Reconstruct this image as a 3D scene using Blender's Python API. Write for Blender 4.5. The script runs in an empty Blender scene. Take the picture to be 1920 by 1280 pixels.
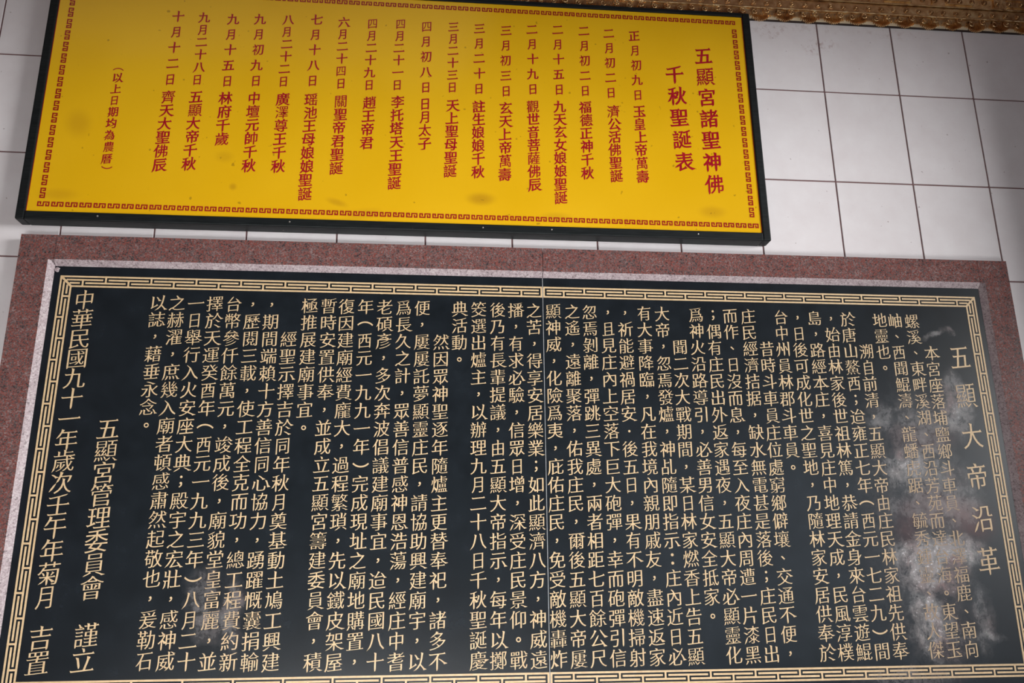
import bpy, bmesh, math, random
import numpy as np
from mathutils import Matrix, Vector

random.seed(7)
SC = bpy.context.scene
COL = SC.collection

# ------------------------------------------------------------------ camera
cam_data = bpy.data.cameras.new('camera')
cam_data.sensor_fit = 'HORIZONTAL'
cam_data.sensor_width = 36.0
cam_data.lens = 1581.71 / 1920 * 36.0
cam_data.clip_start = 0.05
camera = bpy.data.objects.new('camera', cam_data)
COL.objects.link(camera)
camera.matrix_world = Matrix((
    (0.99568018, -0.01753153, -0.09117909, 0.82568),
    (-0.09250512, -0.27177282, -0.95790518, -1.80578),
    (-0.00798646, 0.96220174, -0.27222057, 1.55),
    (0, 0, 0, 1)))
SC.camera = camera

# ------------------------------------------------------------------ world, light, exposure
SC.view_settings.view_transform = 'Standard'
SC.view_settings.look = 'None'
SC.view_settings.gamma = 1.0
SC.view_settings.use_curve_mapping = False
SC.view_settings.exposure = 0.0
world = bpy.data.worlds.new('dim_daylight')
SC.world = world
world.use_nodes = True
bg = world.node_tree.nodes['Background']
bg.inputs['Color'].default_value = (1.0, 0.88, 0.80, 1)
bg.inputs['Strength'].default_value = 0.11


def area_light(name, loc, target, sx, sy, power, color):
    ld = bpy.data.lights.new(name, 'AREA')
    ld.shape = 'RECTANGLE'
    ld.size, ld.size_y = sx, sy
    ld.energy = power
    ld.color = color
    o = bpy.data.objects.new(name, ld)
    COL.objects.link(o)
    o.location = loc
    d = Vector(target) - Vector(loc)
    o.rotation_euler = d.to_track_quat('-Z', 'Y').to_euler()
    return o


# daylight from the open temple front: a strong share far to the right, about level with the notice board ...
area_light('courtyard_daylight', (7.6, -4.2, 2.75), (1.0, 0.0, 2.1), 2.6, 1.9, 545, (1.0, 0.995, 0.99))
# ... and light thrown up from the bright paving straight behind the viewer
for lx, tx, tz, pw in ((1.0, 1.05, 1.75, 6.8), (0.2, 0.35, 1.45, 4.9)):
    lamp = area_light('paving_bounce', (lx, -2.4, 0.45), (tx, 0.0, tz), 1.2, 0.75, pw, (1.0, 0.995, 0.985))
    lamp.data.spread = math.radians(60)
# paler sky further round, mirrored as a bluish veil in the polished slab
area_light('doorway_sky', (2.95, -3.1, 1.75), (1.2, 0.0, 1.8), 2.2, 1.4, 6.5, (0.76, 0.87, 1.0))
# weak skylight overhead, a milky reflection at the top of the glossy notice board
area_light('skylight', (-0.15, -1.62, 4.12), (-0.15, -1.62, 0.0), 2.3, 0.9, 2.2, (1.0, 0.93, 0.86))


# ------------------------------------------------------------------ helpers
def mesh_obj(name, verts, faces, mats, parent=None, mat_idx=None, smooth=False):
    me = bpy.data.meshes.new(name)
    me.from_pydata([tuple(v) for v in verts], [], faces)
    if not isinstance(mats, (list, tuple)):
        mats = [mats]
    for m in mats:
        me.materials.append(m)
    if mat_idx is not None:
        me.polygons.foreach_set('material_index', mat_idx)
    if smooth:
        me.polygons.foreach_set('use_smooth', [True] * len(me.polygons))
    me.update()
    o = bpy.data.objects.new(name, me)
    COL.objects.link(o)
    if parent:
        o.parent = parent
    return o


def copy_obj(o, loc, parent=None):
    c = o.copy()
    COL.objects.link(c)
    c.location = loc
    if parent:
        c.parent = parent
    return c


def empty(name, loc=(0, 0, 0)):
    o = bpy.data.objects.new(name, None)
    o.empty_display_size = 0.1
    COL.objects.link(o)
    o.location = loc
    return o


def tag(o, label=None, cat=None, group=None, kind=None):
    if label:
        o['label'] = label
    if cat:
        o['category'] = cat
    if group:
        o['group'] = group
    if kind:
        o['kind'] = kind
    return o


def fix_normals(o):
    bm = bmesh.new()
    bm.from_mesh(o.data)
    bmesh.ops.recalc_face_normals(bm, faces=bm.faces)
    bm.to_mesh(o.data)
    bm.free()
    return o


def box(name, a, b, mat, parent=None, bevel=0.0, seg=1):
    """box between corners a and b, edges bevelled"""
    bm = bmesh.new()
    xs, ys, zs = [(min(p, q), max(p, q)) for p, q in zip(a, b)]
    vs = [bm.verts.new((x, y, z)) for x in xs for y in ys for z in zs]
    for f in ((0, 1, 3, 2), (4, 6, 7, 5), (0, 4, 5, 1), (2, 3, 7, 6), (0, 2, 6, 4), (1, 5, 7, 3)):
        bm.faces.new([vs[i] for i in f])
    bmesh.ops.recalc_face_normals(bm, faces=bm.faces)
    if bevel > 0:
        bmesh.ops.bevel(bm, geom=list(bm.edges), offset=bevel, segments=seg, affect='EDGES', profile=0.5)
    me = bpy.data.meshes.new(name)
    bm.to_mesh(me)
    bm.free()
    me.materials.append(mat)
    o = bpy.data.objects.new(name, me)
    COL.objects.link(o)
    if parent:
        o.parent = parent
    return o


def flat_rects(name, rects, y, mat, parent=None):
    """flat print: axis-aligned or sheared quads in the x-z plane, facing the viewer (-y)"""
    v, f = [], []
    for q in rects:
        if len(q) == 4 and not hasattr(q[0], '__len__'):
            x0, z0, x1, z1 = q
            q = ((x0, z0), (x1, z0), (x1, z1), (x0, z1))
        n = len(v)
        yy = y - 0.00001 * (len(f) % 41)         # painted strokes lie a hair over one another
        v += [(p[0], yy, p[1]) for p in q]
        f.append((n, n + 1, n + 2, n + 3))
    o = mesh_obj(name, v, f, mat, parent)
    return o


def prism_x(name, prof, x0, x1, mats, parent=None, idx=None):
    """profile of (y, z) points extruded along x; idx = material index per side"""
    n = len(prof)
    v = [(x0, y, z) for y, z in prof] + [(x1, y, z) for y, z in prof]
    f = [(i, (i + 1) % n, n + (i + 1) % n, n + i) for i in range(n)]
    f += [tuple(range(n)), tuple(range(n, 2 * n))]
    o = mesh_obj(name, v, f, mats, parent, (list(idx) + [0, 0]) if idx else None)
    return fix_normals(o)


# ------------------------------------------------------------------ material helpers
def new_mat(name):
    m = bpy.data.materials.new(name)
    m.use_nodes = True
    nt = m.node_tree
    return m, nt, nt.nodes['Principled BSDF']


def N(nt, t, **kw):
    n = nt.nodes.new(t)
    for k, v in kw.items():
        if k in n.inputs.keys():
            n.inputs[k].default_value = v
        else:
            setattr(n, k, v)
    return n


def L(nt, a, b):
    nt.links.new(a, b)


def ramp(nt, fac, stops, interp='LINEAR'):
    r = nt.nodes.new('ShaderNodeValToRGB')
    r.color_ramp.interpolation = interp
    while len(r.color_ramp.elements) < len(stops):
        r.color_ramp.elements.new(0.5)
    for e, (p, c) in zip(r.color_ramp.elements, stops):
        e.position = p
        e.color = (*c, 1) if len(c) == 3 else c
    L(nt, fac, r.inputs['Fac'])
    return r.outputs['Color']


def mixc(nt, fac, a, b, mode='MIX'):
    m = nt.nodes.new('ShaderNodeMix')
    m.data_type = 'RGBA'
    m.blend_type = mode
    for sock, val in ((m.inputs[0], fac), (m.inputs[6], a), (m.inputs[7], b)):
        if hasattr(val, 'is_linked'):
            L(nt, val, sock)
        elif hasattr(val, '__len__'):
            sock.default_value = (*val, 1) if len(val) == 3 else val
        else:
            sock.default_value = val
    return m.outputs[2]


def math_n(nt, op, a, b=None, clamp=False):
    m = nt.nodes.new('ShaderNodeMath')
    m.operation = op
    m.use_clamp = clamp
    for sock, val in ((m.inputs[0], a), (m.inputs[1], b)):
        if val is None:
            continue
        if hasattr(val, 'is_linked'):
            L(nt, val, sock)
        else:
            sock.default_value = val
    return m.outputs[0]


def position(nt):
    return nt.nodes.new('ShaderNodeNewGeometry').outputs['Position']


def noise(nt, vec, scale, detail=2.0, rough=0.5, dist=0.0):
    n = N(nt, 'ShaderNodeTexNoise')
    n.inputs['Scale'].default_value = scale
    n.inputs['Detail'].default_value = detail
    n.inputs['Roughness'].default_value = rough
    n.inputs['Distortion'].default_value = dist
    L(nt, vec, n.inputs['Vector'])
    return n.outputs['Fac']


def blotches(nt, pos, spots):
    """sum of soft elliptical marks at fixed places (x, z, half width, half height, turn, strength)"""
    total = None
    for x, z, sx, sz, ang, s in spots:
        mp = N(nt, 'ShaderNodeMapping')
        mp.vector_type = 'TEXTURE'
        mp.inputs['Location'].default_value = (x, 0, z)
        mp.inputs['Rotation'].default_value = (0, -ang, 0)
        mp.inputs['Scale'].default_value = (sx, 100, sz)
        L(nt, pos, mp.inputs['Vector'])
        ln = N(nt, 'ShaderNodeVectorMath')
        ln.operation = 'LENGTH'
        L(nt, mp.outputs[0], ln.inputs[0])
        mr = N(nt, 'ShaderNodeMapRange')
        mr.interpolation_type = 'SMOOTHSTEP'
        mr.inputs['From Min'].default_value = 1.0
        mr.inputs['From Max'].default_value = 0.15
        mr.inputs['To Min'].default_value = 0.0
        mr.inputs['To Max'].default_value = s
        L(nt, ln.outputs['Value'], mr.inputs['Value'])
        total = mr.outputs[0] if total is None else math_n(nt, 'ADD', total, mr.outputs[0])
    return total


def simple(name, color, rough=0.5, metal=0.0, spec=0.5):
    m, nt, p = new_mat(name)
    p.inputs['Base Color'].default_value = (*color, 1)
    p.inputs['Roughness'].default_value = rough
    p.inputs['Metallic'].default_value = metal
    p.inputs['Specular IOR Level'].default_value = spec
    return m


def bump(nt, p, height, strength, dist=0.002):
    b = N(nt, 'ShaderNodeBump')
    b.inputs['Strength'].default_value = strength
    b.inputs['Distance'].default_value = dist
    L(nt, height, b.inputs['Height'])
    L(nt, b.outputs[0], p.inputs['Normal'])


# ------------------------------------------------------------------ materials
def make_tile_mat():
    m, nt, p = new_mat('glazed_white_tile')
    pos = position(nt)
    info = nt.nodes.new('ShaderNodeObjectInfo')
    base = ramp(nt, info.outputs['Random'], [(0.0, (0.775, 0.745, 0.76)), (1.0, (0.82, 0.79, 0.805))])
    cloud = ramp(nt, noise(nt, pos, 14, 4, 0.6), [(0.3, (0.93, 0.91, 0.91)), (0.7, (1, 1, 1))])
    c = mixc(nt, 1.0, base, cloud, 'MULTIPLY')
    # sparse brownish specks and, under the gilded beam, rust-coloured smears
    sp = ramp(nt, noise(nt, pos, 95, 1, 0.4), [(0.745, (0, 0, 0)), (0.80, (1, 1, 1))])
    c = mixc(nt, math_n(nt, 'MULTIPLY', sp, 0.55), c, (0.20, 0.12, 0.11))
    sm = blotches(nt, pos, [(1.79, 2.865, 0.045, 0.03, 0.3, 0.8), (1.67, 2.905, 0.06, 0.03, 0.0, 0.5),
                            (1.83, 2.875, 0.03, 0.03, 0.0, 0.5), (1.75, 2.92, 0.2, 0.02, 0.0, 0.35),
                            (2.0, 2.915, 0.15, 0.02, 0.0, 0.3)])
    br = ramp(nt, noise(nt, pos, 60, 4, 0.7), [(0.5, (0, 0, 0)), (0.66, (1, 1, 1))])
    c = mixc(nt, math_n(nt, 'MULTIPLY', sm, br, True), c, (0.36, 0.22, 0.20))
    L(nt, c, p.inputs['Base Color'])
    p.inputs['Roughness'].default_value = 0.32
    bump(nt, p, noise(nt, pos, 30, 2), 0.12, 0.002)
    return m


def make_granite(name, honed):
    m, nt, p = new_mat(name)
    pos = position(nt)
    v1 = N(nt, 'ShaderNodeTexVoronoi')
    v1.inputs['Scale'].default_value = 420
    L(nt, pos, v1.inputs['Vector'])
    sep = N(nt, 'ShaderNodeSeparateColor')
    L(nt, v1.outputs['Color'], sep.inputs[0])
    grain = math_n(nt, 'ADD', math_n(nt, 'MULTIPLY', sep.outputs[0], 0.38),
                   math_n(nt, 'ADD', math_n(nt, 'MULTIPLY', noise(nt, pos, 85, 5, 0.7), 0.6),
                          math_n(nt, 'MULTIPLY', noise(nt, pos, 22, 2, 0.5), 0.22)))
    if honed:
        c = ramp(nt, grain, [(0.3, (0.24, 0.185, 0.19)), (0.5, (0.37, 0.30, 0.315)), (0.64, (0.43, 0.345, 0.365)),
                             (0.8, (0.52, 0.46, 0.47))])
        rough = 0.55
    else:
        c = ramp(nt, grain, [(0.34, (0.040, 0.030, 0.031)), (0.48, (0.125, 0.098, 0.098)),
                             (0.57, (0.155, 0.060, 0.055)), (0.66, (0.235, 0.072, 0.058)), (0.76, (0.175, 0.125, 0.122)),
                             (0.92, (0.31, 0.22, 0.21))])
        rough = 0.15
        p.inputs['Specular IOR Level'].default_value = 0.32
    dk = ramp(nt, noise(nt, pos, 210, 2, 0.5), [(0.33, (0.35, 0.33, 0.33)), (0.42, (1, 1, 1))])
    c = mixc(nt, 0.75, c, dk, 'MULTIPLY')
    L(nt, c, p.inputs['Base Color'])
    p.inputs['Roughness'].default_value = rough
    if honed:
        bump(nt, p, noise(nt, pos, 160, 3), 0.35, 0.001)
    return m


WEAR_GLARE = [  # rubbed, dusty places on the polished slab, with reflected glare painted into the colour
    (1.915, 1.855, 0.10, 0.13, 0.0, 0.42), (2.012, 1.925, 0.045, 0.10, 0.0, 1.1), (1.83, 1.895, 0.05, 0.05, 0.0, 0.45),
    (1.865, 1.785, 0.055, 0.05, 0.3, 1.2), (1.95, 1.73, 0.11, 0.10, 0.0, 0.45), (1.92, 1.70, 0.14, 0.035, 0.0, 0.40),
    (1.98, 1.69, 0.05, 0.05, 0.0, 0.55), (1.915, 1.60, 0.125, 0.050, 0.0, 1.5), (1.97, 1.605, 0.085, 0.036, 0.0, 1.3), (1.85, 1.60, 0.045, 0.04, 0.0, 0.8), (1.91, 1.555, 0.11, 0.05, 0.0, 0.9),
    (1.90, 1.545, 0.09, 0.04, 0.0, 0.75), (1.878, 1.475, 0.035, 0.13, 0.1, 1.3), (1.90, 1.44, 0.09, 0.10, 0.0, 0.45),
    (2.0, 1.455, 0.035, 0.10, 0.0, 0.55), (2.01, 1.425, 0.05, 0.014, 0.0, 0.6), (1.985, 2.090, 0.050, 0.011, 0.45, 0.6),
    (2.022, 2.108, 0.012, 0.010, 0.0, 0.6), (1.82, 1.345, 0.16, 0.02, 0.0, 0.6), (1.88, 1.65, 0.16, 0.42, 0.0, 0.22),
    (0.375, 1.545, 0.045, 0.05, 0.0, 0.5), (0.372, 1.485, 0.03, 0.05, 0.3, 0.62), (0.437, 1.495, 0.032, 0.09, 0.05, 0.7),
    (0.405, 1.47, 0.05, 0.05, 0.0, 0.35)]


def wear_glare_mask(nt, pos):
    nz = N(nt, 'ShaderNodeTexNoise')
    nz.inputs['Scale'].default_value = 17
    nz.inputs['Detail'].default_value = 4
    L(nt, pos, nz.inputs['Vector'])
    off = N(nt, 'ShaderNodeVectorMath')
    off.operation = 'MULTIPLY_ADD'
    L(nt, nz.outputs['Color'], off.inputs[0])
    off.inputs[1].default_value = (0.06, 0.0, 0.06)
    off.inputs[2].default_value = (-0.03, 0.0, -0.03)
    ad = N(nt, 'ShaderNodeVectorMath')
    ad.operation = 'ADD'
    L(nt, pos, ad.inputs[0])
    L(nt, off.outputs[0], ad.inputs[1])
    b = blotches(nt, ad.outputs[0], WEAR_GLARE)
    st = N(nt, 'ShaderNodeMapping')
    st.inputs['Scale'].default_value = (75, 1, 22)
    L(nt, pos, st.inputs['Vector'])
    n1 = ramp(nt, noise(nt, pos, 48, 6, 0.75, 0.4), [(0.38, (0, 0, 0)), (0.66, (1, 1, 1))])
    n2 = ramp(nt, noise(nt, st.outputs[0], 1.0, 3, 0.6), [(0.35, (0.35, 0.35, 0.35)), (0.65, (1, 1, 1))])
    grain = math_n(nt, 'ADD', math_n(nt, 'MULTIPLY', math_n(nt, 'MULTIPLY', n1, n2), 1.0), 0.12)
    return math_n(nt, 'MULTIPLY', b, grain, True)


def make_panel_mat():
    m, nt, p = new_mat('polished_black_granite')
    pos = position(nt)
    c = ramp(nt, noise(nt, pos, 22, 5, 0.65), [(0.3, (0.0055, 0.0085, 0.0115)), (0.7, (0.0105, 0.0150, 0.0200))])
    w = wear_glare_mask(nt, pos)
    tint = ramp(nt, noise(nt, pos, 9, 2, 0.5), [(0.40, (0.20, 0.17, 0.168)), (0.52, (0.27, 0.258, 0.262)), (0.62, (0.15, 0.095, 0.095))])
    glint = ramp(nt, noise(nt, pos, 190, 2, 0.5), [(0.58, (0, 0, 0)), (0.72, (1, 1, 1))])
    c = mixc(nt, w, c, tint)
    c = mixc(nt, math_n(nt, 'MULTIPLY', math_n(nt, 'MULTIPLY', w, w), math_n(nt, 'MULTIPLY', glint, 0.9), True), c, (0.62, 0.62, 0.64))  # white glints painted into the base colour
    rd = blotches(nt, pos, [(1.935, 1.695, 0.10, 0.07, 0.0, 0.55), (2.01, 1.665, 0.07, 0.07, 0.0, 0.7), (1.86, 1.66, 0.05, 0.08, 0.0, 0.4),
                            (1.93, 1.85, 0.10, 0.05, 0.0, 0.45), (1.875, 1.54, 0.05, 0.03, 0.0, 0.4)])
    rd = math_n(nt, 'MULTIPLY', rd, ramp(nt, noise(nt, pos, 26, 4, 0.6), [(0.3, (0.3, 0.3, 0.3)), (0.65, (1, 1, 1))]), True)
    c = mixc(nt, rd, c, (0.075, 0.026, 0.028))  # maroon tint of the reflection, painted into the colour
    L(nt, c, p.inputs['Base Color'])
    r = math_n(nt, 'ADD', math_n(nt, 'MULTIPLY', w, 0.35), 0.22, True)
    L(nt, r, p.inputs['Roughness'])
    return m


def make_gold_paint():
    m, nt, p = new_mat('gold_paint')
    pos = position(nt)
    c = ramp(nt, noise(nt, pos, 120, 3, 0.6), [(0.3, (0.58, 0.40, 0.215)), (0.7, (0.69, 0.51, 0.30))])
    w = wear_glare_mask(nt, pos)
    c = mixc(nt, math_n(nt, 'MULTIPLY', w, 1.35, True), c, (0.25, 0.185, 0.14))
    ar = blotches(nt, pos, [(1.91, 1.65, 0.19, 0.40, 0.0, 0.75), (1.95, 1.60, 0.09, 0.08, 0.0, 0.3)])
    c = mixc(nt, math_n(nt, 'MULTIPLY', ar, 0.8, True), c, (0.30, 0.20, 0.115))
    L(nt, c, p.inputs['Base Color'])
    p.inputs['Roughness'].default_value = 0.5
    return m


def make_yellow():
    m, nt, p = new_mat('glossy_yellow_board')
    pos = position(nt)
    c = ramp(nt, noise(nt, pos, 3.2, 3, 0.5), [(0.3, (0.76, 0.425, 0.006)), (0.7, (0.81, 0.47, 0.012))])
    st = blotches(nt, pos, [(0.925, 2.392, 0.045, 0.022, 0.0, 0.75), (0.60, 2.372, 0.035, 0.012, -0.3, 0.5),
                            (1.1, 2.355, 0.05, 0.014, 0.0, 0.35), (1.47, 2.378, 0.045, 0.022, 0.0, 0.45),
                            (0.37, 2.402, 0.012, 0.012, 0.0, 0.6), (0.345, 2.475, 0.03, 0.02, 0.0, 0.3),
                            (0.02, 2.545, 0.04, 0.05, 0.3, 0.4), (0.0, 2.37, 0.06, 0.02, 0.0, 0.35), (0.66, 2.345, 0.06, 0.02, 0.2, 0.35)])
    c = mixc(nt, math_n(nt, 'MULTIPLY', st, 0.75, True), c, (0.42, 0.20, 0.012))
    sp = ramp(nt, noise(nt, pos, 70, 1, 0.4), [(0.77, (0, 0, 0)), (0.80, (1, 1, 1))])
    c = mixc(nt, math_n(nt, 'MULTIPLY', sp, 0.5), c, (0.22, 0.10, 0.01))
    L(nt, c, p.inputs['Base Color'])
    p.inputs['Roughness'].default_value = 0.16
    bump(nt, p, noise(nt, pos, 2.6, 2, 0.4), 0.25, 0.02)
    return m


def make_gilt():
    m, nt, p = new_mat('aged_gilding')
    pos = position(nt)
    c = ramp(nt, noise(nt, pos, 60, 4, 0.6), [(0.3, (0.50, 0.27, 0.11)), (0.55, (0.80, 0.54, 0.27)), (0.75, (0.95, 0.78, 0.48))])
    L(nt, c, p.inputs['Base Color'])
    p.inputs['Metallic'].default_value = 0.85
    p.inputs['Roughness'].default_value = 0.27
    bump(nt, p, noise(nt, pos, 150, 3, 0.5), 0.3, 0.002)
    return m


def make_frame_black():
    m, nt, p = new_mat('black_painted_wood')
    pos = position(nt)
    mp = N(nt, 'ShaderNodeMapping')
    mp.inputs['Scale'].default_value = (4, 40, 40)
    L(nt, pos, mp.inputs['Vector'])
    c = ramp(nt, noise(nt, mp.outputs[0], 6, 4, 0.65), [(0.35, (0.005, 0.007, 0.0075)), (0.7, (0.013, 0.016, 0.017))])
    chip = ramp(nt, noise(nt, pos, 55, 2, 0.5), [(0.755, (0, 0, 0)), (0.79, (1, 1, 1))])
    c = mixc(nt, math_n(nt, 'MULTIPLY', chip, 0.5), c, (0.22, 0.20, 0.17))
    L(nt, c, p.inputs['Base Color'])
    p.inputs['Roughness'].default_value = 0.5
    p.inputs['Specular IOR Level'].default_value = 0.25
    return m


def make_red_ink():
    m, nt, p = new_mat('red_brush_paint')
    pos = position(nt)
    c = ramp(nt, noise(nt, pos, 90, 3, 0.6), [(0.3, (0.31, 0.006, 0.014)), (0.7, (0.42, 0.014, 0.026))])
    L(nt, c, p.inputs['Base Color'])
    p.inputs['Roughness'].default_value = 0.2
    return m


M_TILE = make_tile_mat()
M_GROUT = simple('dark_grout', (0.17, 0.088, 0.09), 0.8)
M_GRANITE = make_granite('polished_red_granite', False)
M_HONED = make_granite('honed_pink_granite', True)
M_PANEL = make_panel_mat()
M_GOLD = make_gold_paint()
M_YELLOW = make_yellow()
M_FRAME = make_frame_black()
M_RED = make_red_ink()
M_KEY = simple('dark_red_border_paint', (0.33, 0.016, 0.014), 0.2)
M_GILT = make_gilt()
M_CREAM = simple('cream_paint', (0.72, 0.60, 0.42), 0.6)
M_SHADOW_GAP = simple('shadow_gap_dark', (0.03, 0.016, 0.014), 0.7)
M_PALE = simple('pale_joint_filler', (0.42, 0.43, 0.44), 0.7)
M_STEEL = simple('dull_steel', (0.42, 0.40, 0.37), 0.4, 0.8)
M_FLOOR = simple('grey_stone_floor', (0.16, 0.14, 0.13), 0.5)
M_WOOD = simple('dark_red_wood', (0.13, 0.055, 0.04), 0.7)
M_PLASTER = simple('off_white_plaster', (0.62, 0.58, 0.54), 0.8)
M_LACQUER = simple('dark_red_lacquer', (0.12, 0.018, 0.015), 0.35)

# ------------------------------------------------------------------ room shell
ZJ = 2.736          # height of one horizontal tile joint
TW, TH, GAP = 0.2, 0.25, 0.0038
wall = box('wall_back', (-2.0, 0.0022, 0.0), (3.6, 0.16, 4.2), M_GROUT)
tag(wall, 'back wall faced with white glazed tiles in dark joints', None, None, 'structure')
tile0 = None
for r in range(-11, 2):
    for k in range(-4, 14):
        cx, cz = k * TW + TW / 2, ZJ + r * TH + TH / 2
        if tile0 is None:
            tile0 = box('wall_tile', (-TW / 2 + GAP / 2, 0, -TH / 2 + GAP / 2), (TW / 2 - GAP / 2, 0.0032, TH / 2 - GAP / 2), M_TILE, wall, 0.0006, 1)
            tile0.location = (cx, 0, cz)
        else:
            copy_obj(tile0, (cx, random.uniform(-0.0002, 0.0002), cz), wall)
floor = box('floor', (-2.0, -5.0, -0.1), (3.6, 0.16, 0.0), M_FLOOR)
tag(floor, 'grey stone floor below the wall', None, None, 'structure')
ceiling = box('ceiling', (-2.0, -5.0, 4.2), (3.6, 0.16, 4.3), M_WOOD)
tag(ceiling, 'dark red wooden ceiling', None, None, 'structure')
wl = box('wall_left', (-2.1, -5.0, 0.0), (-2.0, 0.16, 4.2), M_WOOD)
tag(wl, 'dark red panelled side wall on the left', None, None, 'structure')
# unseen round column, added on the right to shade that end of the wall
bm = bmesh.new()
bmesh.ops.create_cone(bm, cap_ends=True, segments=40, radius1=0.22, radius2=0.22, depth=4.2, matrix=Matrix.Translation((0, 0, 2.1)))
me = bpy.data.meshes.new('light_blocker_1')
bm.to_mesh(me)
bm.free()
me.materials.append(M_LACQUER)
shade_pillar = bpy.data.objects.new('light_blocker_1', me)
COL.objects.link(shade_pillar)
shade_pillar.location = (2.78, -0.26, 0)
tag(shade_pillar, 'added dark red round column, unseen, shading the right end of the wall', None, None, 'structure')

# unseen roof beam, added in front of the wall to shade its upper part
rb = box('light_blocker_2', (-2.0, -1.05, 2.79), (3.6, -0.85, 3.25), M_LACQUER, None, 0.012, 2)
tag(rb, 'added dark red roof beam, unseen, shading the upper wall', None, None, 'structure')

# ------------------------------------------------------------------ brush-style lettering
_txt = bpy.data.curves.new('lettering_source', 'FONT')
_txt.size = 1.0
_txt_o = bpy.data.objects.new('lettering_source', _txt)
COL.objects.link(_txt_o)
_fill = bpy.data.curves.new('lettering_fill', 'CURVE')
_fill.dimensions = '2D'
_fill.fill_mode = 'FRONT'
_fill_o = bpy.data.objects.new('lettering_fill', _fill)
COL.objects.link(_fill_o)
PUNCT = set('，。、；：・︵︶')


def bez(p0, p1, p2, p3, t):
    a = 1 - t
    return p0 * (a * a * a) + p1 * (3 * a * a * t) + p2 * (3 * a * t * t) + p3 * (t * t * t)


def outlines(ch):
    """outline loops of one character as point lists (numpy 2-D), straight edges kept as single edges"""
    _txt.body = ch
    dg = bpy.context.evaluated_depsgraph_get()
    dg.update()
    c = _txt_o.to_curve(dg)
    loops = []
    for s in c.splines:
        P = s.bezier_points
        n = len(P)
        out = []
        for i in range(n):
            a, b = P[i], P[(i + 1) % n]
            p0, p1, p2, p3 = [np.array(q[:2]) for q in (a.co, a.handle_right, b.handle_left, b.co)]
            d = p3 - p0
            ln = np.hypot(*d) + 1e-9
            dev = max(abs(d[0] * (p1 - p0)[1] - d[1] * (p1 - p0)[0]), abs(d[0] * (p2 - p0)[1] - d[1] * (p2 - p0)[0])) / ln
            out.append(p0)
            if dev > 0.004:
                for t in (0.25, 0.5, 0.75):
                    out.append(bez(p0, p1, p2, p3, t))
        loops.append(out)
    _txt_o.to_curve_clear()
    return loops


def area(P):
    Q = np.array(P)
    x, y = Q[:, 0], Q[:, 1]
    return 0.5 * np.sum(x * np.roll(y, -1) - y * np.roll(x, -1))


def inside(p, P):
    c = False
    for (x0, y0), (x1, y1) in zip(P, P[1:] + P[:1]):
        if (y0 > p[1]) != (y1 > p[1]) and p[0] < (x1 - x0) * (p[1] - y0) / (y1 - y0) + x0:
            c = not c
    return c


def offset_loop(P, ox, oy):
    Q = np.array(P)
    e = np.roll(Q, -1, 0) - Q
    ln = np.hypot(e[:, 0], e[:, 1])[:, None] + 1e-9
    n = np.stack([e[:, 1], -e[:, 0]], 1) / ln            # outward for counter-clockwise loops
    m = np.roll(n, 1, 0)
    k = 1.0 + np.sum(n * m, 1)
    k = np.maximum(k, 0.6)[:, None]
    v = (n + m) / k
    return [q for q in Q + v * np.array([ox, oy])]


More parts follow.
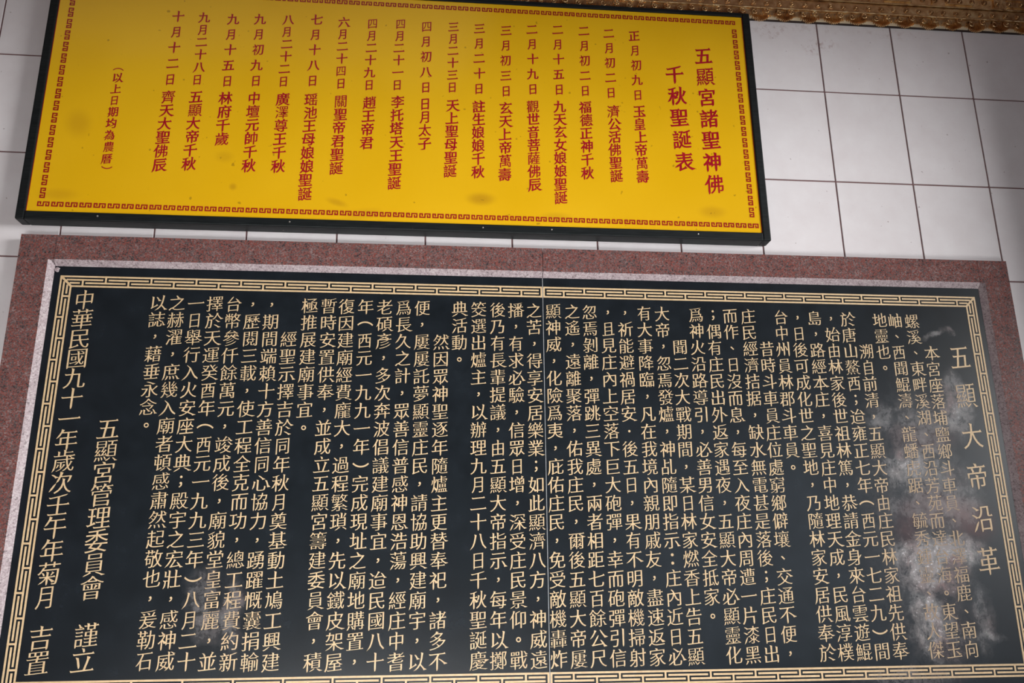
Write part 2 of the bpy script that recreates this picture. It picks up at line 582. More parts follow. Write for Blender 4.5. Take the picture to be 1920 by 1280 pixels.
def brush_caps(P, amt, ban=()):
    """reshape the square stroke ends of an outline into brush starts, presses, tips and feet"""
    n = len(P)
    if n < 4:
        return P, list(range(n))
    res = []
    skip = {}
    ins_before, ins_after = {}, {}
    for i in range(n):
        a, b, c, d = P[i - 1], P[i], P[(i + 1) % n], P[(i + 2) % n]
        e = c - b
        w = np.hypot(*e)
        if i in ban or not 0.035 < w < 0.15:
            continue
        u, v = b - a, d - c
        lu, lv = np.hypot(*u), np.hypot(*v)
        if lu < 0.02 or lv < 0.02:
            continue
        cr1 = (u[0] * e[1] - u[1] * e[0]) / (lu * w)
        cr2 = (e[0] * v[1] - e[1] * v[0]) / (lv * w)
        if cr1 < 0.7 or cr2 < 0.7 or np.dot(u, v) / (lu * lv) > -0.5:
            continue
        o = np.array([e[1], -e[0]]) / w                      # outward direction of the stroke end
        ang = math.degrees(math.atan2(o[1], o[0]))
        ub, vb = u / lu, -v / lv                              # both point outward along the stroke
        nb, nc = b.copy(), c.copy()
        s = amt * w / 0.08
        t = e / w
        if -22 < ang < 22:                                    # end of a horizontal: pressed shoulder, b is below, c above
            nc = c + np.array([-0.022, 0.034]) * s
            nb = b + np.array([0.014, 0.0]) * s
            if lv > 0.13:
                ins_after[i] = c - vb * 0.085
        elif ang > 158 or ang < -158:                         # start of a horizontal: b above, c below
            nb = b + np.array([-0.016, 0.018]) * s
            nc = c + np.array([0.012, -0.004]) * s
            if lu > 0.13:
                ins_before[i] = b - ub * 0.07
        elif -112 < ang < -68:                                # foot of a vertical, b left, c right
            nb = b + t * 0.22 * w + o * 0.02 * s
            nc = c - t * 0.22 * w - o * 0.01 * s
            if lu > 0.2:
                ins_before[i] = b - ub * 0.10
            if lv > 0.2:
                ins_after[i] = c - vb * 0.10
        elif 68 < ang < 112:                                  # head of a vertical, b right, c left
            nc = c + np.array([-0.02, 0.018]) * s
            nb = b + np.array([0.010, -0.016]) * s
            if lv > 0.13:
                ins_after[i] = c - vb * 0.07
        elif -158 <= ang <= -112:                             # falling left: drawn out to a tip
            mid = (b + c) / 2 + o * 0.035 * s
            nb, nc = mid + (b - mid) * 0.16, mid + (c - mid) * 0.16
        elif -68 <= ang <= -22:                               # falling right: swelling foot, flat underneath; b lower, c upper
            nb = b + np.array([-0.01, -0.014]) * s
            nc = c + np.array([0.062, -0.020]) * s
            if lu > 0.1:
                ins_before[i] = b - ub * 0.06 + np.array([-0.006, -0.012]) * s
        elif 22 <= ang <= 68:                                 # rising flick
            mid = (b + c) / 2 + o * 0.02 * s
            nb, nc = mid + (b - mid) * 0.4, mid + (c - mid) * 0.4
        else:                                                 # head of a dot or hook, up left
            mid = (b + c) / 2 + o * 0.012 * s
            nb, nc = mid + (b - mid) * 0.5, mid + (c - mid) * 0.5
        skip[i] = nb
        skip[(i + 1) % n] = nc
        if i in ins_after:
            ins_after[(i + 1) % n] = ins_after.pop(i)
        # keys: ins_before is emitted before point i, ins_after after point i+1
    src = []
    for i in range(n):
        if i in ins_before:
            res.append(ins_before[i])
            src.append(i)
        res.append(skip.get(i, P[i]))
        src.append(i)
        if i in ins_after:
            res.append(ins_after[i])
            src.append(i)
    return res, src


def brush_loop(P, amt, ox, oy):
    """brush caps and fattening for one outer outline, giving up those stroke ends that would make it cross itself"""
    ban = set()
    for _ in range(8):
        Q, src = brush_caps(P, amt, ban)
        R = offset_loop(Q, ox, oy)
        X = crossings(R)
        if not len(X):
            return R
        n = len(P)
        for k in set(X.ravel().tolist()):
            for j in (src[k], src[(k + 1) % len(src)]):
                ban.update(((j - 2) % n, (j - 1) % n, j, (j + 1) % n))
    for k in (1.0, 0.75, 0.5, 0.3):
        R = offset_loop(P, ox * k, oy * k)
        if not len(crossings(R)):
            break
    return R


def fill(loops):
    """triangulate outline loops with holes"""
    _fill.splines.clear()
    for l in loops:
        s = _fill.splines.new('POLY')
        s.points.add(len(l) - 1)
        s.points.foreach_set('co', [q for p in l for q in (p[0], p[1], 0.0, 1.0)])
        s.use_cyclic_u = True
    dg = bpy.context.evaluated_depsgraph_get()
    _fill.update_tag()
    dg.update()
    ev = _fill_o.evaluated_get(dg)
    me = ev.to_mesh()
    v = np.zeros(len(me.vertices) * 3)
    me.vertices.foreach_get('co', v)
    v = v.reshape(-1, 3)[:, :2].copy()
    f = []
    for p in me.polygons:
        q = list(p.vertices)
        f.append(q if area(v[q]) > 0 else q[::-1])
    ev.to_mesh_clear()
    return v, f


def crossings(P):
    """pairs of edges where an outline crosses itself"""
    A = np.array(P)
    B = np.roll(A, -1, 0)
    n = len(A)
    d = B - A

    def side(o, e, q):
        return e[:, None, 0] * (q[None, :, 1] - o[:, None, 1]) - e[:, None, 1] * (q[None, :, 0] - o[:, None, 0])
    s1, s2 = side(A, d, A), side(A, d, B)
    X = (s1 * s2 < -1e-14) & ((s1 * s2).T < -1e-14)
    i = np.arange(n)
    X[i, i] = X[i, (i + 1) % n] = X[(i + 1) % n, i] = False
    return np.argwhere(X)


_cache = {}


def glyph(ch, style):
    """filled triangles of one brush-style character, centred on its cell, em = 1"""
    key = (ch, style)
    if key in _cache:
        return _cache[key]
    loops = outlines(ch)
    ox, oy, slant, amt, sx, sy = STYLES[style]
    pts = sum(len(l) for l in loops)
    dense = min(1.0, max(0.0, (pts - 70) / 110.0))
    ox, oy = ox - abs(ox) * 0.7 * dense - 0.003 * dense, oy - 0.001 * dense
    turn = max((area(l) for l in loops), key=abs)             # the largest outline is an outer one
    for soft in (1.0, 0.7, 0.45, 0.2, 0.0):
        new = []
        for l in loops:
            hole = area(l) * turn < 0
            if turn < 0:                                      # outer loops counter-clockwise, holes clockwise
                l = l[::-1]
            if ch not in PUNCT:
                if hole:
                    for k in (1.0, 0.7, 0.4, 0.15, 0.0):
                        m_ = offset_loop(l, ox * k * min(1, soft + 0.3), oy * k * min(1, soft + 0.3))
                        if not len(crossings(m_)) and area(m_) < 0:
                            break
                    l = m_
                else:
                    l = brush_loop(l, amt * soft * (1 - 0.25 * dense), ox * min(1, soft + 0.3), oy * min(1, soft + 0.3))
            else:
                l = offset_loop(l, 0.012, 0.012)
            new.append(l)
        v, f, layer, bad = [], [], [], False
        outer = [l for l in new if area(l) > 0]
        for k, o in enumerate(outer):
            grp = [o] + [l for l in new if area(l) < 0 and inside(l[0], o)]
            # a hole belongs to the smallest outline around it
            grp = [o] + [h for h in grp[1:] if not any(q is not o and area(q) < area(o) and inside(h[0], q) for q in outer)]
            gv, gf = fill(grp)
            signed = sum(area(l) for l in grp)
            if abs(sum(area(gv[t]) for t in gf) - signed) > 0.02 * abs(signed) + 1e-4:
                bad = True
            f += [[q + len(v) for q in t] for t in gf]
            v += [tuple(p) for p in gv]
            layer += [k] * len(gv)
        if not bad:
            break
    v = np.array(v)
    if ch in PUNCT:
        v = (v - (v.max(0) + v.min(0)) / 2) * {'，': 0.72, '；': 0.8, '、': 0.72, '。': 0.85, '・': 0.6}.get(ch, 0.95)
    else:
        v = v - np.array([0.5, 0.38])
        v[:, 1] += slant * v[:, 0]
        v = v * np.array([sx * NARROW.get(ch, 1.0), sy])
    v = np.column_stack([v, np.array(layer) % 9])
    _cache[key] = (v.copy(), f)
    return _cache[key]


# characters that a brush writes narrower than the square type does
NARROW = {c: k for k, cs in ((0.82, '月日自白目且'), (0.88, '四由田百石同向西酉員'), (0.92, '皇台右中有音言')) for c in cs}
# style: horizontal fattening, vertical fattening, upward slope, brush amount, width, height
STYLES = {'carved': (0.004, -0.014, 0.095, 1.5, 0.99, 1.04), 'brush': (0.024, 0.009, 0.11, 1.7, 0.93, 1.04),
          'title': (0.006, -0.010, 0.085, 1.5, 0.88, 1.08)}


def lettering(name, items, y, style, mat, parent):
    """one column of characters: items = (char, x, z, em)"""
    V, F = [], []
    for ch, x, z, em in items:
        if ch in ' 　':
            continue
        v, f = glyph(ch, style)
        n = len(V)
        V += [(x + p[0] * em, y - 0.00002 * p[2], z + p[1] * em) for p in v]
        F += [[q + n for q in t] for t in f]
    return mesh_obj(name, V, F, mat, parent)


def column(text, x0, z0, x1, z1, em, jitter=0.0):
    n = max(1, len(text) - 1)
    out = []
    for i, ch in enumerate(text):
        t = i / n
        out.append((ch, x0 + (x1 - x0) * t + random.uniform(-jitter, jitter), z0 + (z1 - z0) * t, em * (1 + random.uniform(-jitter, jitter) * 12)))
    return out

# ------------------------------------------------------------------ stone stele
ZB = 1.257                       # underside of the stele frame
stele = tag(empty('inscribed_stele', (0, 0, 0)),
            'wide black granite slab with gold characters in a red granite frame', 'stone tablet')
YF, YP = -0.028, -0.0164         # front of the frame, face of the black slab
XL0, XL1, XR0, XR1 = -0.066, 0.008, 2.1135, 2.1875
ZT0, ZT1 = 2.2095, 2.277
CH = 0.0118


def stile(name, xo, xi, s):
    """upright frame slab; the inner front edge is chamfered below the head slab (s = +1: inner edge on the right)"""
    e = xi - s * CH
    lo, st, hi = ZB, ZT0 + 0.011, ZT1
    prof = [(xo, 0.0), (xi, 0.0), (xi, YP), (e, YF), (xo, YF)]
    v, f, mi = [], [], []
    for z in (lo, st):
        v += [(x, y, z) for x, y in prof]
    for i in range(5):
        f.append((i, (i + 1) % 5, 5 + (i + 1) % 5, 5 + i))
        mi.append(1 if i == 2 else 0)
    f.append((0, 1, 2, 3, 4))
    mi.append(0)
    v += [(xi, YF, st)]                                        # 10
    f.append((7, 10, 8))                                       # small stop of the chamfer
    mi.append(1)
    v += [(xo, 0.0, hi), (xi, 0.0, hi), (xi, YF, hi), (xo, YF, hi)]    # 11..14
    f += [(5, 6, 12, 11), (6, 7, 10, 13, 12), (10, 8, 9, 14, 13), (9, 5, 11, 14), (11, 12, 13, 14)]
    mi += [0] * 5
    return fix_normals(mesh_obj(name, v, f, [M_GRANITE, M_HONED], stele, mi))


stile('frame_slab', XL0, XL1, 1)
stile('frame_slab', XR1, XR0, -1)
SEAM = 1.0666
JG = 0.0007
for x0, x1 in ((XL1 + JG, SEAM - JG), (SEAM + JG, XR0 - JG)):
    prism_x('frame_slab', [(0, ZT0), (YP, ZT0), (YF, ZT0 + CH), (YF, ZT1), (0, ZT1)], x0, x1, [M_GRANITE, M_HONED], stele, [0, 1, 0, 0, 0])
    zb = ZB + 0.0675
    prism_x('frame_slab', [(0, zb), (YP, zb), (YF, zb - CH), (YF, ZB), (0, ZB)], x0, x1, [M_GRANITE, M_HONED], stele, [0, 1, 0, 0, 0])
PZ0, PZ1 = ZB + 0.0675, ZT0
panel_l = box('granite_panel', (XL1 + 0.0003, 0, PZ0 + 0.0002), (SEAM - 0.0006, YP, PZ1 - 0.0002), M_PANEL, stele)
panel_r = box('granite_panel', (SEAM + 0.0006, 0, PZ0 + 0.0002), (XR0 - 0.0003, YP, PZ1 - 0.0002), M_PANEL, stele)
box('joint_filler', (SEAM - 0.0005, 0, PZ0), (SEAM + 0.0005, YP - 0.0003, PZ1), M_PALE, stele)
# a chip of pale mortar in the upper left corner of the recess
bm = bmesh.new()
bmesh.ops.create_icosphere(bm, subdivisions=2, radius=1.0)
for v in bm.verts:
    k = 1 + random.uniform(-0.25, 0.25)
    v.co = Vector((v.co.x * 0.0055 * k, v.co.y * 0.003 * k, v.co.z * 0.005 * k))
me = bpy.data.meshes.new('mortar_chip')
bm.to_mesh(me)
bm.free()
me.materials.append(M_HONED)
chip = bpy.data.objects.new('mortar_chip', me)
COL.objects.link(chip)
chip.parent = stele
chip.location = (0.0135, YP - 0.001, 2.2015)

# gold meander border: two rails and interlocked T bars, as on the slab
BX0, BX1, BZ0, BZ1 = 0.0222, 2.1005, 1.3467, 2.1885
BW, G = 0.0258, 0.0039
OFF = [0.0, (BW - G) / 3, 2 * (BW - G) / 3, BW - G]
YT = YP - 0.0004


def band(a, b, count, start_mitre, end_mitre, put):
    """one side of the border along its length a..b; put(s0, s1, o0, o1) adds a bar"""
    rects = []
    P = (b - a) / count
    g = 0.0056
    put(a, b, OFF[0], OFF[0] + G)
    put(a + (BW - G if start_mitre else 0), b - (BW - G if end_mitre else 0), OFF[3], OFF[3] + G)

    def lim(row):
        lo = a + (OFF[row] + 0.006 if start_mitre else G + 0.004)
        hi = b - (OFF[row] + 0.006 if end_mitre else G + 0.004)
        return lo, hi
    for row, shift in ((1, 0.0), (2, 0.5)):
        lo, hi = lim(row)
        k = -1
        while a + (k + shift) * P < b:
            s0, s1 = a + (k + shift) * P + g, a + (k + 1 + shift) * P - g
            s0, s1 = max(s0, lo), min(s1, hi)
            if s1 - s0 > 0.004:
                put(s0, s1, OFF[row], OFF[row] + G)
            mid = a + (k + 0.5 + shift) * P
            if lo + 0.012 < mid < hi - 0.012:
                if row == 1:
                    put(mid - G / 2, mid + G / 2, OFF[1], BW)
                else:
                    put(mid - G / 2, mid + G / 2, 0.0, OFF[2] + G)
            k += 1
    return rects


def border(panel, x0, x1, left_mitre, right_mitre):
    R = []
    top = lambda s0, s1, o0, o1: R.append((s0, BZ1 - o1, s1, BZ1 - o0))
    bot = lambda s0, s1, o0, o1: R.append((s0, BZ0 + o0, s1, BZ0 + o1))
    band(x0, x1, 11, left_mitre, right_mitre, top)
    band(x0, x1, 11, left_mitre, right_mitre, bot)
    d = G * 0.85
    if left_mitre:
        band(BZ0, BZ1, 9, True, True, lambda s0, s1, o0, o1: R.append((x0 + o0, s0, x0 + o1, s1)))
        for zc, sg in ((BZ1, -1), (BZ0, 1)):
            q = [(x0 + d, zc), (x0 + BW, zc + sg * (BW - d)), (x0 + BW - d, zc + sg * BW), (x0, zc + sg * d)]
            R.append(q if sg > 0 else q[::-1])
        R.append((SEAM - 0.0010 - G, BZ0, SEAM - 0.0010, BZ0 + BW))
        R.append((SEAM - 0.0010 - G, BZ1 - BW, SEAM - 0.0010, BZ1))
    if right_mitre:
        band(BZ0, BZ1, 9, True, True, lambda s0, s1, o0, o1: R.append((x1 - o1, s0, x1 - o0, s1)))
        for zc, sg in ((BZ1, -1), (BZ0, 1)):
            q = [(x1, zc + sg * d), (x1 - BW + d, zc + sg * BW), (x1 - BW, zc + sg * (BW - d)), (x1 - d, zc)]
            R.append(q if sg > 0 else q[::-1])
        R.append((SEAM + 0.0010, BZ0, SEAM + 0.0010 + G, BZ0 + BW))
        R.append((SEAM + 0.0010, BZ1 - BW, SEAM + 0.0010 + G, BZ1))
    return flat_rects('meander_border', R, YT, M_GOLD, panel)


border(panel_l, BX0, SEAM - 0.0010, True, False)
border(panel_r, SEAM + 0.0010, BX1, False, True)

TEXT = """　　本宮座落埔鹽鄉斗車員、北澤福鹿、南向
螺溪、東畔溪湖、西沿芳苑而達台海。東望玉
岫、西聞鯤濤、龍蟠虎踞、毓秀鍾靈、故人傑
地靈也。
　　溯自前清，五顯大帝由庄民林家祖先供奉
於唐山鰲西；迨雍正七年︵西元一七二九︶間
，始由林家後世祖林篤，恭請金身來台雲遊鯤
島，路經本庄，喜見庄中地理天成，民風淳樸
，日後可成化世之聖地，乃隨林家安居供奉於
台中州員林郡斗車員。
　　昔時斗車員庄位處窮鄉僻壤、交通不便，
庄民經濟拮据，缺水無電甚是落後；庄民日出
而作、日沒而息，每至入夜庄內周遭一片漆黑
；偶有庄民出外返家遇夜，五顯大帝必顯靈化
爲神火沿路導引，必善男信女安全抵家。
　　聞二次大戰期間，某日林家燃香上告五顯
大帝，忽焉發爐，神乩隨即指示：庄內近日必
有大事降臨，凡在我境內親朋戚友，盡速返家
，祈能避禍居安・後五日，果有不明敵機掃射
，且見庄內上空落下巨大砲彈，幸而砲彈引信
忽焉剝離，彈跳三異處，兩者相距七百餘公尺
之遙，遠離聚落，佑我庄民，爾後五顯大帝屢
顯神威，化險爲夷，庇佑庄民，免受敵機轟炸
之苦，得享安居樂業；如此顯濟八方，神威遠
播，有求必驗，信眾日增，深受庄民景仰。戰
後乃有長輩提議，由五顯大帝指示，每年以擲
筊選出爐主，以辦理九月二十八日千秋聖誕慶
典活動。
　　然因眾神聖逐年隨爐主更替奉祀，諸多不
便，屢屢託夢顯靈庄民，請協助興建廟宇，以
爲長久之計，眾善信普感神恩浩蕩，經庄中耆
老碩彥，多次奔波倡議建廟事宜，迨民國八十
年︵西元一九九一年︶完成現址之廟地購置，
復因建廟經費龐大，過程繁瑣，先以鐵皮架屋
暫時安置供奉，並成立五顯宮籌建委員會，積
極推展建廟事宜。
　　經聖示擇吉於同年秋月奠基動土鳩工興建
，期間端賴十方善信同心協力，踴躍慨囊捐輸
，歷閱三載，使工程全克而功，總工程費約新
台幣參仟餘萬元，竣成後，廟貌堂皇富麗，並
擇於天運癸酉年︵西元一九九三年︶八月二十
一日舉行入火安座大典；殿宇之宏壯，感神威
之赫濯，庶幾入廟者頓感肅然起敬也，爰勒石
以誌，藉垂永念。""".split('\n')
# head of every column (x at its first row); the foot leans a few millimetres with the engraver's guide lines
XT = [1.9727, 1.9343, 1.8937, 1.8563, 1.8155, 1.7782, 1.7383, 1.6985, 1.6581, 1.6177, 1.5796, 1.5407, 1.4981, 1.458, 1.418,
      1.377, 1.339, 1.2977, 1.2534, 1.2139, 1.1725, 1.1324, 1.0894, 1.0457, 1.0049, 0.9644, 0.9218, 0.8794, 0.839, 0.797,
      0.7564, 0.7147, 0.6731, 0.6315, 0.5933, 0.5522, 0.5104, 0.4703, 0.4299, 0.3894, 0.3499, 0.3101, 0.2705, 0.2309]
for i, txt in enumerate(TEXT):
    n = i + 1
    xb = 3.3e-08 * n ** 4 - 1.985e-06 * n ** 3 + 1.0449e-05 * n ** 2 - 0.0394772 * n + 2.002674461
    xt = XT[i]
    zt = -4.668e-4 * xt ** 3 - 2.759e-3 * xt ** 2 + 3.796e-3 * xt + 2.13073
    zb = -8.217e-3 * xb ** 3 + 3.866e-2 * xb ** 2 - 5.1797e-2 * xb + 1.417566
    items = []
    for r, ch in enumerate(txt):
        t = r / 19
        items.append((ch, xt + (xb - xt) * t, zt + (zb - zt) * t, 0.0364))
    lettering('text_column', items, YT, 'carved', M_GOLD, panel_r if xt > SEAM else panel_l)
ti = [('五', 2.0397, 2.0397), ('顯', 2.039, 1.9491), ('大', 2.0395, 1.8556), ('帝', 2.0362, 1.765), ('沿', 2.0335, 1.673), ('革', 2.0318, 1.582)]
for c, x, z in ti:
    lettering('title_character', [(c, x, z, 0.058)], YT, 'title', M_GOLD, panel_r)
lettering('signature_column', column('五顯宮管理委員會', 0.1595, 1.8568, 0.1653, 1.5421, 0.047), YT, 'carved', M_GOLD, panel_l)
lettering('signature_column', [('謹', 0.1662, 1.4541, 0.047), ('立', 0.1655, 1.4089, 0.047)], YT, 'carved', M_GOLD, panel_l)
items = column('中華民國九十一年', 0.0783, 2.1344, 0.0805, 1.8337, 0.046) + column('歲次壬午年菊月', 0.0807, 1.7905, 0.0818, 1.5258, 0.046)
lettering('date_column', items, YT, 'carved', M_GOLD, panel_l)
lettering('date_column', [('吉', 0.0826, 1.4507, 0.046), ('置', 0.0826, 1.4057, 0.046)], YT, 'carved', M_GOLD, panel_l)

# ------------------------------------------------------------------ yellow notice board
board = tag(empty('notice_board', (0, 0, 0)),
            'long yellow notice board with red lettering in a black frame above the tablet', 'sign')
OX0, OX1, OZ0, OZ1 = -0.0815, 1.6055, 2.3085, 2.9285
YB, YBF = -0.034, -0.038
RW = 0.0195
# rails with softened edges, butted at the corners
box('frame_rail', (OX0, -0.0005, OZ0), (OX0 + RW, YBF, OZ1), M_FRAME, board, 0.003, 2)
box('frame_rail', (OX1 - RW, -0.0005, OZ0), (OX1, YBF, OZ1), M_FRAME, board, 0.003, 2)
box('frame_rail', (OX0 + RW, -0.0005, OZ0), (OX1 - RW, YBF, OZ0 + RW), M_FRAME, board, 0.002, 2)
box('frame_rail', (OX0 + RW, -0.0005, OZ1 - 0.0115), (OX1 - RW, YBF, OZ1), M_FRAME, board, 0.002, 2)
sheet = box('yellow_sheet', (OX0 + RW - 0.001, -0.004, OZ0 + RW - 0.001), (OX1 - RW + 0.001, YB, OZ1 - 0.011), M_YELLOW, board)
YW = YB - 0.0004
flat_rects('edge_line', [(OX0 + RW, OZ0 + RW, OX0 + RW + 0.0014, OZ1 - 0.0115)], YW, M_KEY, sheet)
flat_rects('edge_line', [(OX1 - RW - 0.0014, OZ0 + RW, OX1 - RW, OZ1 - 0.0115)], YW, M_KEY, sheet)
for x in (0.09, 1.087, 0.93, 1.43, 0.5):
    bm = bmesh.new()
    bmesh.ops.create_uvsphere(bm, u_segments=10, v_segments=6, radius=0.0022)
    me = bpy.data.meshes.new('screw')
    bm.to_mesh(me)
    bm.free()
    me.materials.append(M_STEEL)
    o = bpy.data.objects.new('screw', me)
    COL.objects.link(o)
    o.parent = board
    o.location = (x, YBF, OZ0 + 0.011)


def key_s(cx, cz, w, h, th, upright):
    """one square-hooked S of the border as strips of thickness th"""
    path = [(0.5, 0.75), (0.5, 0.75), (1, 0.75), (1, 1), (0, 1), (0, 0.5), (1, 0.5), (1, 0), (0, 0), (0, 0.27), (0.5, 0.27)]
    path = [(0.5, 0.73), (0.5, 0.73), (1, 0.73), (1, 1), (0, 1), (0, 0.5), (1, 0.5), (1, 0), (0, 0), (0, 0.27), (0.5, 0.27)]
    if upright:   # S standing in the side borders
        path = [(0.55, 0.76), (1, 0.76), (1, 1), (0, 1), (0, 0.5), (1, 0.5), (1, 0), (0, 0), (0, 0.24), (0.55, 0.24)]
    else:         # lying S in the top and bottom borders
        path = [(0.24, 0.5), (0.24, 1), (0, 1), (0, 0), (0.5, 0), (0.5, 1), (1, 1), (1, 0), (0.76, 0), (0.76, 0.5)]
    R = []
    hx = th / 2
    for (a, b), (c, d) in zip(path, path[1:]):
        x0, x1 = sorted((a, c))
        z0, z1 = sorted((b, d))
        R.append((cx + (x0 - 0.5) * (w - th) - hx, cz + (z0 - 0.5) * (h - th) - hx, cx + (x1 - 0.5) * (w - th) + hx, cz + (z1 - 0.5) * (h - th) + hx))
    return R


RB, RT, RL, RR = [], [], [], []
nb = 55
for i in range(nb):
    x = -0.0278 + (1.5661 + 0.0278) * i / (nb - 1)
    RB += key_s(x, 2.3460, 0.0256, 0.0115, 0.0029, False)
    RT += key_s(-0.0265 + (1.5545 + 0.0265) * i / (nb - 1), 2.8995, 0.0256, 0.0112, 0.0029, False)
ns = 17
for i in range(ns):
    RL += key_s(-0.0325, 2.3720 + 0.0307 * i, 0.0116, 0.0248, 0.0029, True)
    RR += key_s(1.5650 - 0.00012 * i, 2.3800 + 0.0305 * i, 0.0116, 0.0248, 0.0029, True)
for R_ in (RB, RT, RL, RR):
    flat_rects('key_border', R_, YW, M_KEY, sheet)

BOARD = [
    ("五顯宮諸聖神佛", 1.4779, 2.7995, 1.4803, 2.4500),
    ("千秋聖誕表", 1.4018, 2.7424, 1.4100, 2.5062),
    ("正月初九日", 1.3056, 2.8468, 1.3058, 2.6811),
    ("玉皇上帝萬壽", 1.3072, 2.6361, 1.3077, 2.4629),
    ("二月初二日", 1.2415, 2.8504, 1.2412, 2.6840),
    ("濟公活佛聖誕", 1.2446, 2.6331, 1.2440, 2.4624),
    ("二月初二日", 1.1788, 2.8536, 1.1774, 2.6862),
    ("福德正神千秋", 1.1765, 2.6410, 1.1760, 2.4672),
    ("二月十五日", 1.1136, 2.8534, 1.1129, 2.6865),
    ("九天玄女娘娘聖誕", 1.1138, 2.6400, 1.1115, 2.4020),
    ("二月十九日", 1.0497, 2.8505, 1.0503, 2.6842),
    ("觀世音菩薩佛辰", 1.0488, 2.6368, 1.0495, 2.4326),
    ("三月初三日", 0.9857, 2.8435, 0.9847, 2.6756),
    ("玄天上帝萬壽", 0.9836, 2.6295, 0.9815, 2.4554),
    ("三月二十日", 0.9213, 2.8451, 0.9202, 2.6788),
    ("註生娘娘千秋", 0.9196, 2.6306, 0.9193, 2.4599),
    ("三月二十三日", 0.8581, 2.8462, 0.8570, 2.6794),
    ("天上聖母聖誕", 0.8575, 2.6310, 0.8539, 2.4597),
    ("四月初八日", 0.7930, 2.8432, 0.7933, 2.6761),
    ("日月太子", 0.7941, 2.6317, 0.7943, 2.5279),
    ("四月二十一日", 0.7298, 2.8469, 0.7269, 2.6790),
    ("李托塔天王聖誕", 0.7290, 2.6335, 0.7279, 2.4243),
    ("四月二十九日", 0.6624, 2.8437, 0.6612, 2.6756),
    ("趙王帝君", 0.6637, 2.6282, 0.6616, 2.5237),
    ("六月二十四日", 0.5946, 2.8440, 0.5950, 2.6761),
    ("關聖帝君聖誕", 0.5979, 2.6291, 0.5956, 2.4565),
    ("七月十八日", 0.5302, 2.8468, 0.5301, 2.6803),
    ("瑶池王母娘娘聖誕", 0.5299, 2.6299, 0.5286, 2.3901),
    ("八月二十二日", 0.4641, 2.8427, 0.4638, 2.6747),
    ("廣澤尊王千秋", 0.4644, 2.6279, 0.4649, 2.4564),
    ("九月初九日", 0.3985, 2.8401, 0.4004, 2.6732),
    ("中壇元帥千秋", 0.4004, 2.6272, 0.4011, 2.4552),
    ("九月十五日", 0.3359, 2.8362, 0.3353, 2.6691),
    ("林府千歲", 0.3365, 2.6240, 0.3359, 2.5198),
    ("九月二十八日", 0.2699, 2.8368, 0.2687, 2.6692),
    ("五顯大帝千秋", 0.2697, 2.6243, 0.2700, 2.4543),
    ("十月十二日", 0.2091, 2.8361, 0.2086, 2.6669),
    ("齊天大聖佛辰", 0.2085, 2.6212, 0.2063, 2.4491),
    ("以上日期均為農曆", 0.0908, 2.6653, 0.0922, 2.4597),
    ("︵", 0.0906, 2.6870, 0.0906, 2.6870),
    ("︶", 0.0942, 2.4379, 0.0942, 2.4379),
]
for s, x0, z0, x1, z1 in BOARD:
    em, name = 0.0335, 'text_column'
    if s in ('五顯宮諸聖神佛', '千秋聖誕表'):
        em, name = 0.0500, 'title_column'
    elif s[0] in '︵︶' or s.startswith('以上'):
        em = 0.0255
    if s.endswith('日') and len(s) <= 6 and em == 0.0335:
        em = 0.0305 if len(s) == 5 else 0.0292
    if s.startswith('以上'):
        name = 'note_column'
    lettering(name, column(s, x0, z0, x1, z1, em, 0.0008 if len(s) > 1 else 0), YW, 'brush', M_RED, sheet)

# ------------------------------------------------------------------ gilded carved beam
beam = tag(empty('gilded_carving', (0, -0.0006, 0)),
           'gilded wood carving with a leaf fringe and studs above the white tiles', 'carving')
CZ = 2.9375
X0, X1 = 0.78, 3.2
box('shadow_gap_strip', (X0, 0, CZ - 0.0022), (X1, -0.003, CZ + 0.02), M_SHADOW_GAP, beam)  # added dark strip standing in for the shadow line under the backing board
box('backing_board', (X0, -0.003, CZ + 0.0015), (X1, -0.006, 3.45), M_CREAM, beam, 0.0006)
prism_x('leaf_ground', [(-0.006, 2.9468), (-0.0085, 2.9478), (-0.0125, 2.9655), (-0.006, 2.9665)], X0, X1, M_GILT, beam)
prism_x('stud_strip', [(-0.006, 2.966), (-0.013, 2.9675), (-0.016, 2.993), (-0.006, 2.994)], X0, X1, M_GILT, beam)
prism_x('upper_strip', [(-0.006, 2.9945), (-0.019, 2.996), (-0.023, 3.06), (-0.006, 3.062)], X0, X1, M_GILT, beam)


def rope(name, z, y, r, amp):
    """thin uneven gilded moulding running along the beam"""
    nx, ns_ = 300, 6
    V, F = [], []
    for i in range(nx + 1):
        x = X0 + (X1 - X0) * i / nx
        rr = r * (1 + random.uniform(-amp, amp))
        dz = random.uniform(-1, 1) * r * amp * 0.6
        for k in range(ns_):
            a = 2 * math.pi * k / ns_
            V.append((x, y - rr * math.cos(a), z + dz + rr * math.sin(a)))
    for i in range(nx):
        for k in range(ns_):
            F.append((i * ns_ + k, i * ns_ + (k + 1) % ns_, (i + 1) * ns_ + (k + 1) % ns_, (i + 1) * ns_ + k))
    return fix_normals(mesh_obj(name, V, F, M_GILT, beam, smooth=True))


rope('moulding', 2.9645, -0.0165, 0.0024, 0.45)
rope('moulding', 2.9945, -0.0200, 0.0016, 0.35)


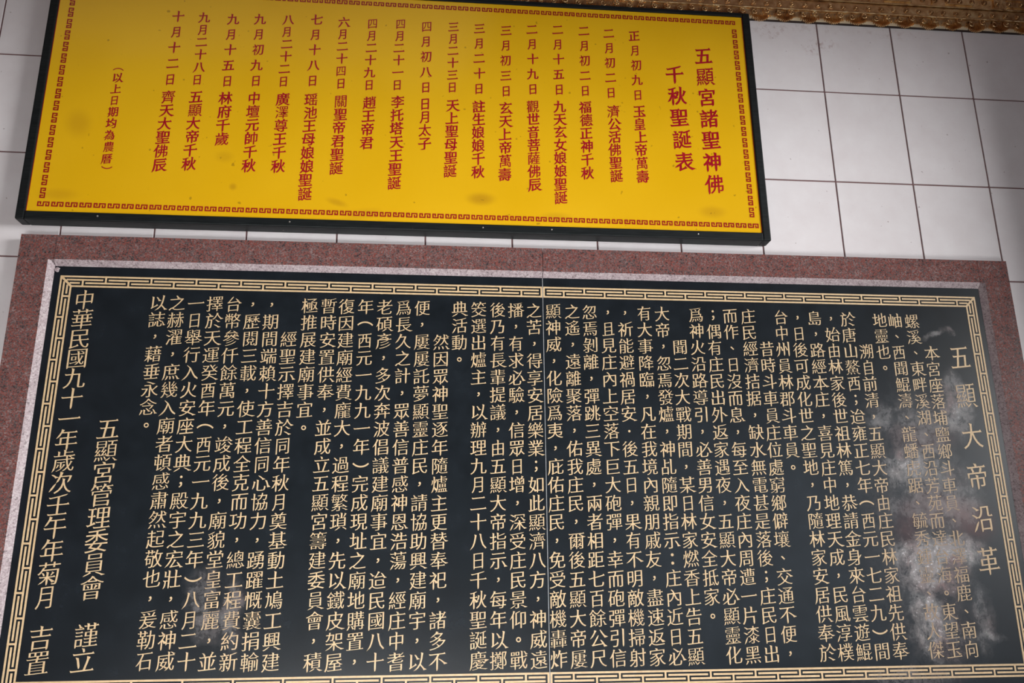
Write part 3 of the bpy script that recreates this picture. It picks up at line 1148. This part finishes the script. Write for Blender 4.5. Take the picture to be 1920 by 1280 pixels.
def stud_mesh():
    """domed stud inside a ring"""
    bm = bmesh.new()
    bmesh.ops.create_uvsphere(bm, u_segments=10, v_segments=6, radius=0.0036)
    ring = []
    for i in range(10):
        a = 2 * math.pi * i / 10
        row = []
        for k in range(4):
            b = 2 * math.pi * k / 4
            rr = 0.0058 + 0.0013 * math.cos(b)
            row.append(bm.verts.new((rr * math.cos(a), 0.0013 * math.sin(b), rr * math.sin(a))))
        ring.append(row)
    for i in range(10):
        for k in range(4):
            bm.faces.new((ring[i][k], ring[(i + 1) % 10][k], ring[(i + 1) % 10][(k + 1) % 4], ring[i][(k + 1) % 4]))
    bmesh.ops.recalc_face_normals(bm, faces=bm.faces)
    for f in bm.faces:
        f.smooth = True
    me = bpy.data.meshes.new('stud')
    bm.to_mesh(me)
    bm.free()
    me.materials.append(M_GILT)
    return me


stud = bpy.data.objects.new('stud', stud_mesh())
COL.objects.link(stud)
stud.parent = beam
first = True
for z, y, sh in ((2.9800, -0.0155, 0.0), (3.0135, -0.0215, 0.012)):
    x = 0.905 + sh
    while x < 3.0:
        if first:
            stud.location = (x, y, z)
            first = False
        else:
            copy_obj(stud, (x, y, z), beam)
        x += 0.0345
# stepped fret bars on the upper strip
fx = 0.95
while fx < 3.0:
    for a, b in (((0, 3.0015), (0.075, 3.0040)), ((0.0725, 3.0015), (0.075, 3.0250)), ((0.075, 3.0225), (0.135, 3.0250)),
                 ((0.0, 3.0225), (0.045, 3.0250)), ((0.1325, 3.0015), (0.135, 3.0250))):
        box('fret_bar', (fx + a[0], -0.0185, a[1]), (fx + b[0], -0.0245, b[1]), M_GILT, beam, 0.0006)
    fx += 0.172


def leaf_mesh():
    """hanging acanthus leaf: a fan of ridged ribs below two small curls"""
    V, F = [], []

    def rib(p0, p1, w0, w1, d):
        p0, p1 = np.array(p0), np.array(p1)
        t = (p1 - p0) / np.hypot(*(p1 - p0))
        nrm = np.array([-t[1], t[0]])
        n = len(V)
        for s, w, dd in ((0.0, w0, d * 0.6), (0.55, (w0 + w1) * 0.62, d), (0.9, w1 * 0.9, d * 0.8), (1.0, w1 * 0.3, d * 0.25)):
            c = p0 + (p1 - p0) * s
            for o, y in ((-w, 0.0), (0.0, -dd), (w, 0.0)):
                q = c + nrm * o
                V.append((q[0], y, q[1]))
        for i in range(3):
            a = n + 3 * i
            F.extend([(a, a + 1, a + 4, a + 3), (a + 1, a + 2, a + 5, a + 4)])
        F.append((n + 9, n + 10, n + 11))
    for k in range(15):
        u = (k - 7) / 7
        ln = 0.0295 - 0.0150 * abs(u) ** 1.5 + 0.0012 * (k % 2)
        rib((u * 0.0155, -0.001), (u * 0.0190, -0.001 - ln), 0.0008, 0.00135, 0.0052 - 0.0018 * abs(u) + 0.0008 * (k % 2))
    # lower overlapping lip of short ribs
    for k in range(9):
        u = (k - 4) / 4
        rib((u * 0.0085, -0.015 - 0.003 * (1 - u * u)), (u * 0.0110, -0.0255 - 0.0050 * (1 - u * u)), 0.0008, 0.0013, 0.0080)
    return V, F


def curl_mesh():
    """small spiral scroll made of a tapering tube"""
    V, F = [], []
    n, m = 22, 6
    for i in range(n + 1):
        t = i / n
        a = math.pi * (0.4 + 3.1 * t)
        R_ = 0.0088 * (1 - 0.78 * t)
        r = 0.0024 * (1 - 0.35 * t)
        c = np.array([R_ * math.cos(a), -0.002 - 0.005 * t, R_ * math.sin(a)])
        rad = np.array([math.cos(a), 0, math.sin(a)])
        for k in range(m):
            b = 2 * math.pi * k / m
            p = c + rad * r * math.cos(b) + np.array([0, -1, 0]) * r * math.sin(b)
            V.append(tuple(p))
    for i in range(n):
        for k in range(m):
            F.append((i * m + k, i * m + (k + 1) % m, (i + 1) * m + (k + 1) % m, (i + 1) * m + k))
    return V, F


lv, lf = leaf_mesh()
leaf = fix_normals(mesh_obj('acanthus_leaf', lv, lf, M_GILT, beam))
cv, cf = curl_mesh()
curl = fix_normals(mesh_obj('scroll_curl', cv, cf, M_GILT, beam, smooth=True))
x, i = 0.86, 0
while x < 3.05:
    l_ = leaf if i == 0 else copy_obj(leaf, (0, 0, 0), beam)
    l_.location = (x, -0.0055, 2.9655 + random.uniform(-0.0015, 0.0015))
    l_.rotation_euler = (random.uniform(0.05, 0.14), random.uniform(-0.12, 0.12), 0)
    l_.scale = (1.85, 1.6, 1.02)
    for q, dx in enumerate((-0.0175, 0.0165)):
        c_ = curl if (i == 0 and q == 0) else copy_obj(curl, (0, 0, 0), beam)
        c_.location = (x + dx + random.uniform(-0.002, 0.002), -0.0115, 2.9550 + (0.001 if q else -0.004) + random.uniform(-0.002, 0.002))
        c_.rotation_euler = (0, random.uniform(-0.5, 0.5), 0)
        c_.scale = (1.0 if q else -1.0, 1.0, 1.0)
    x += 0.0655
    i += 1

for o in (_txt_o, _fill_o):
    bpy.data.objects.remove(o)
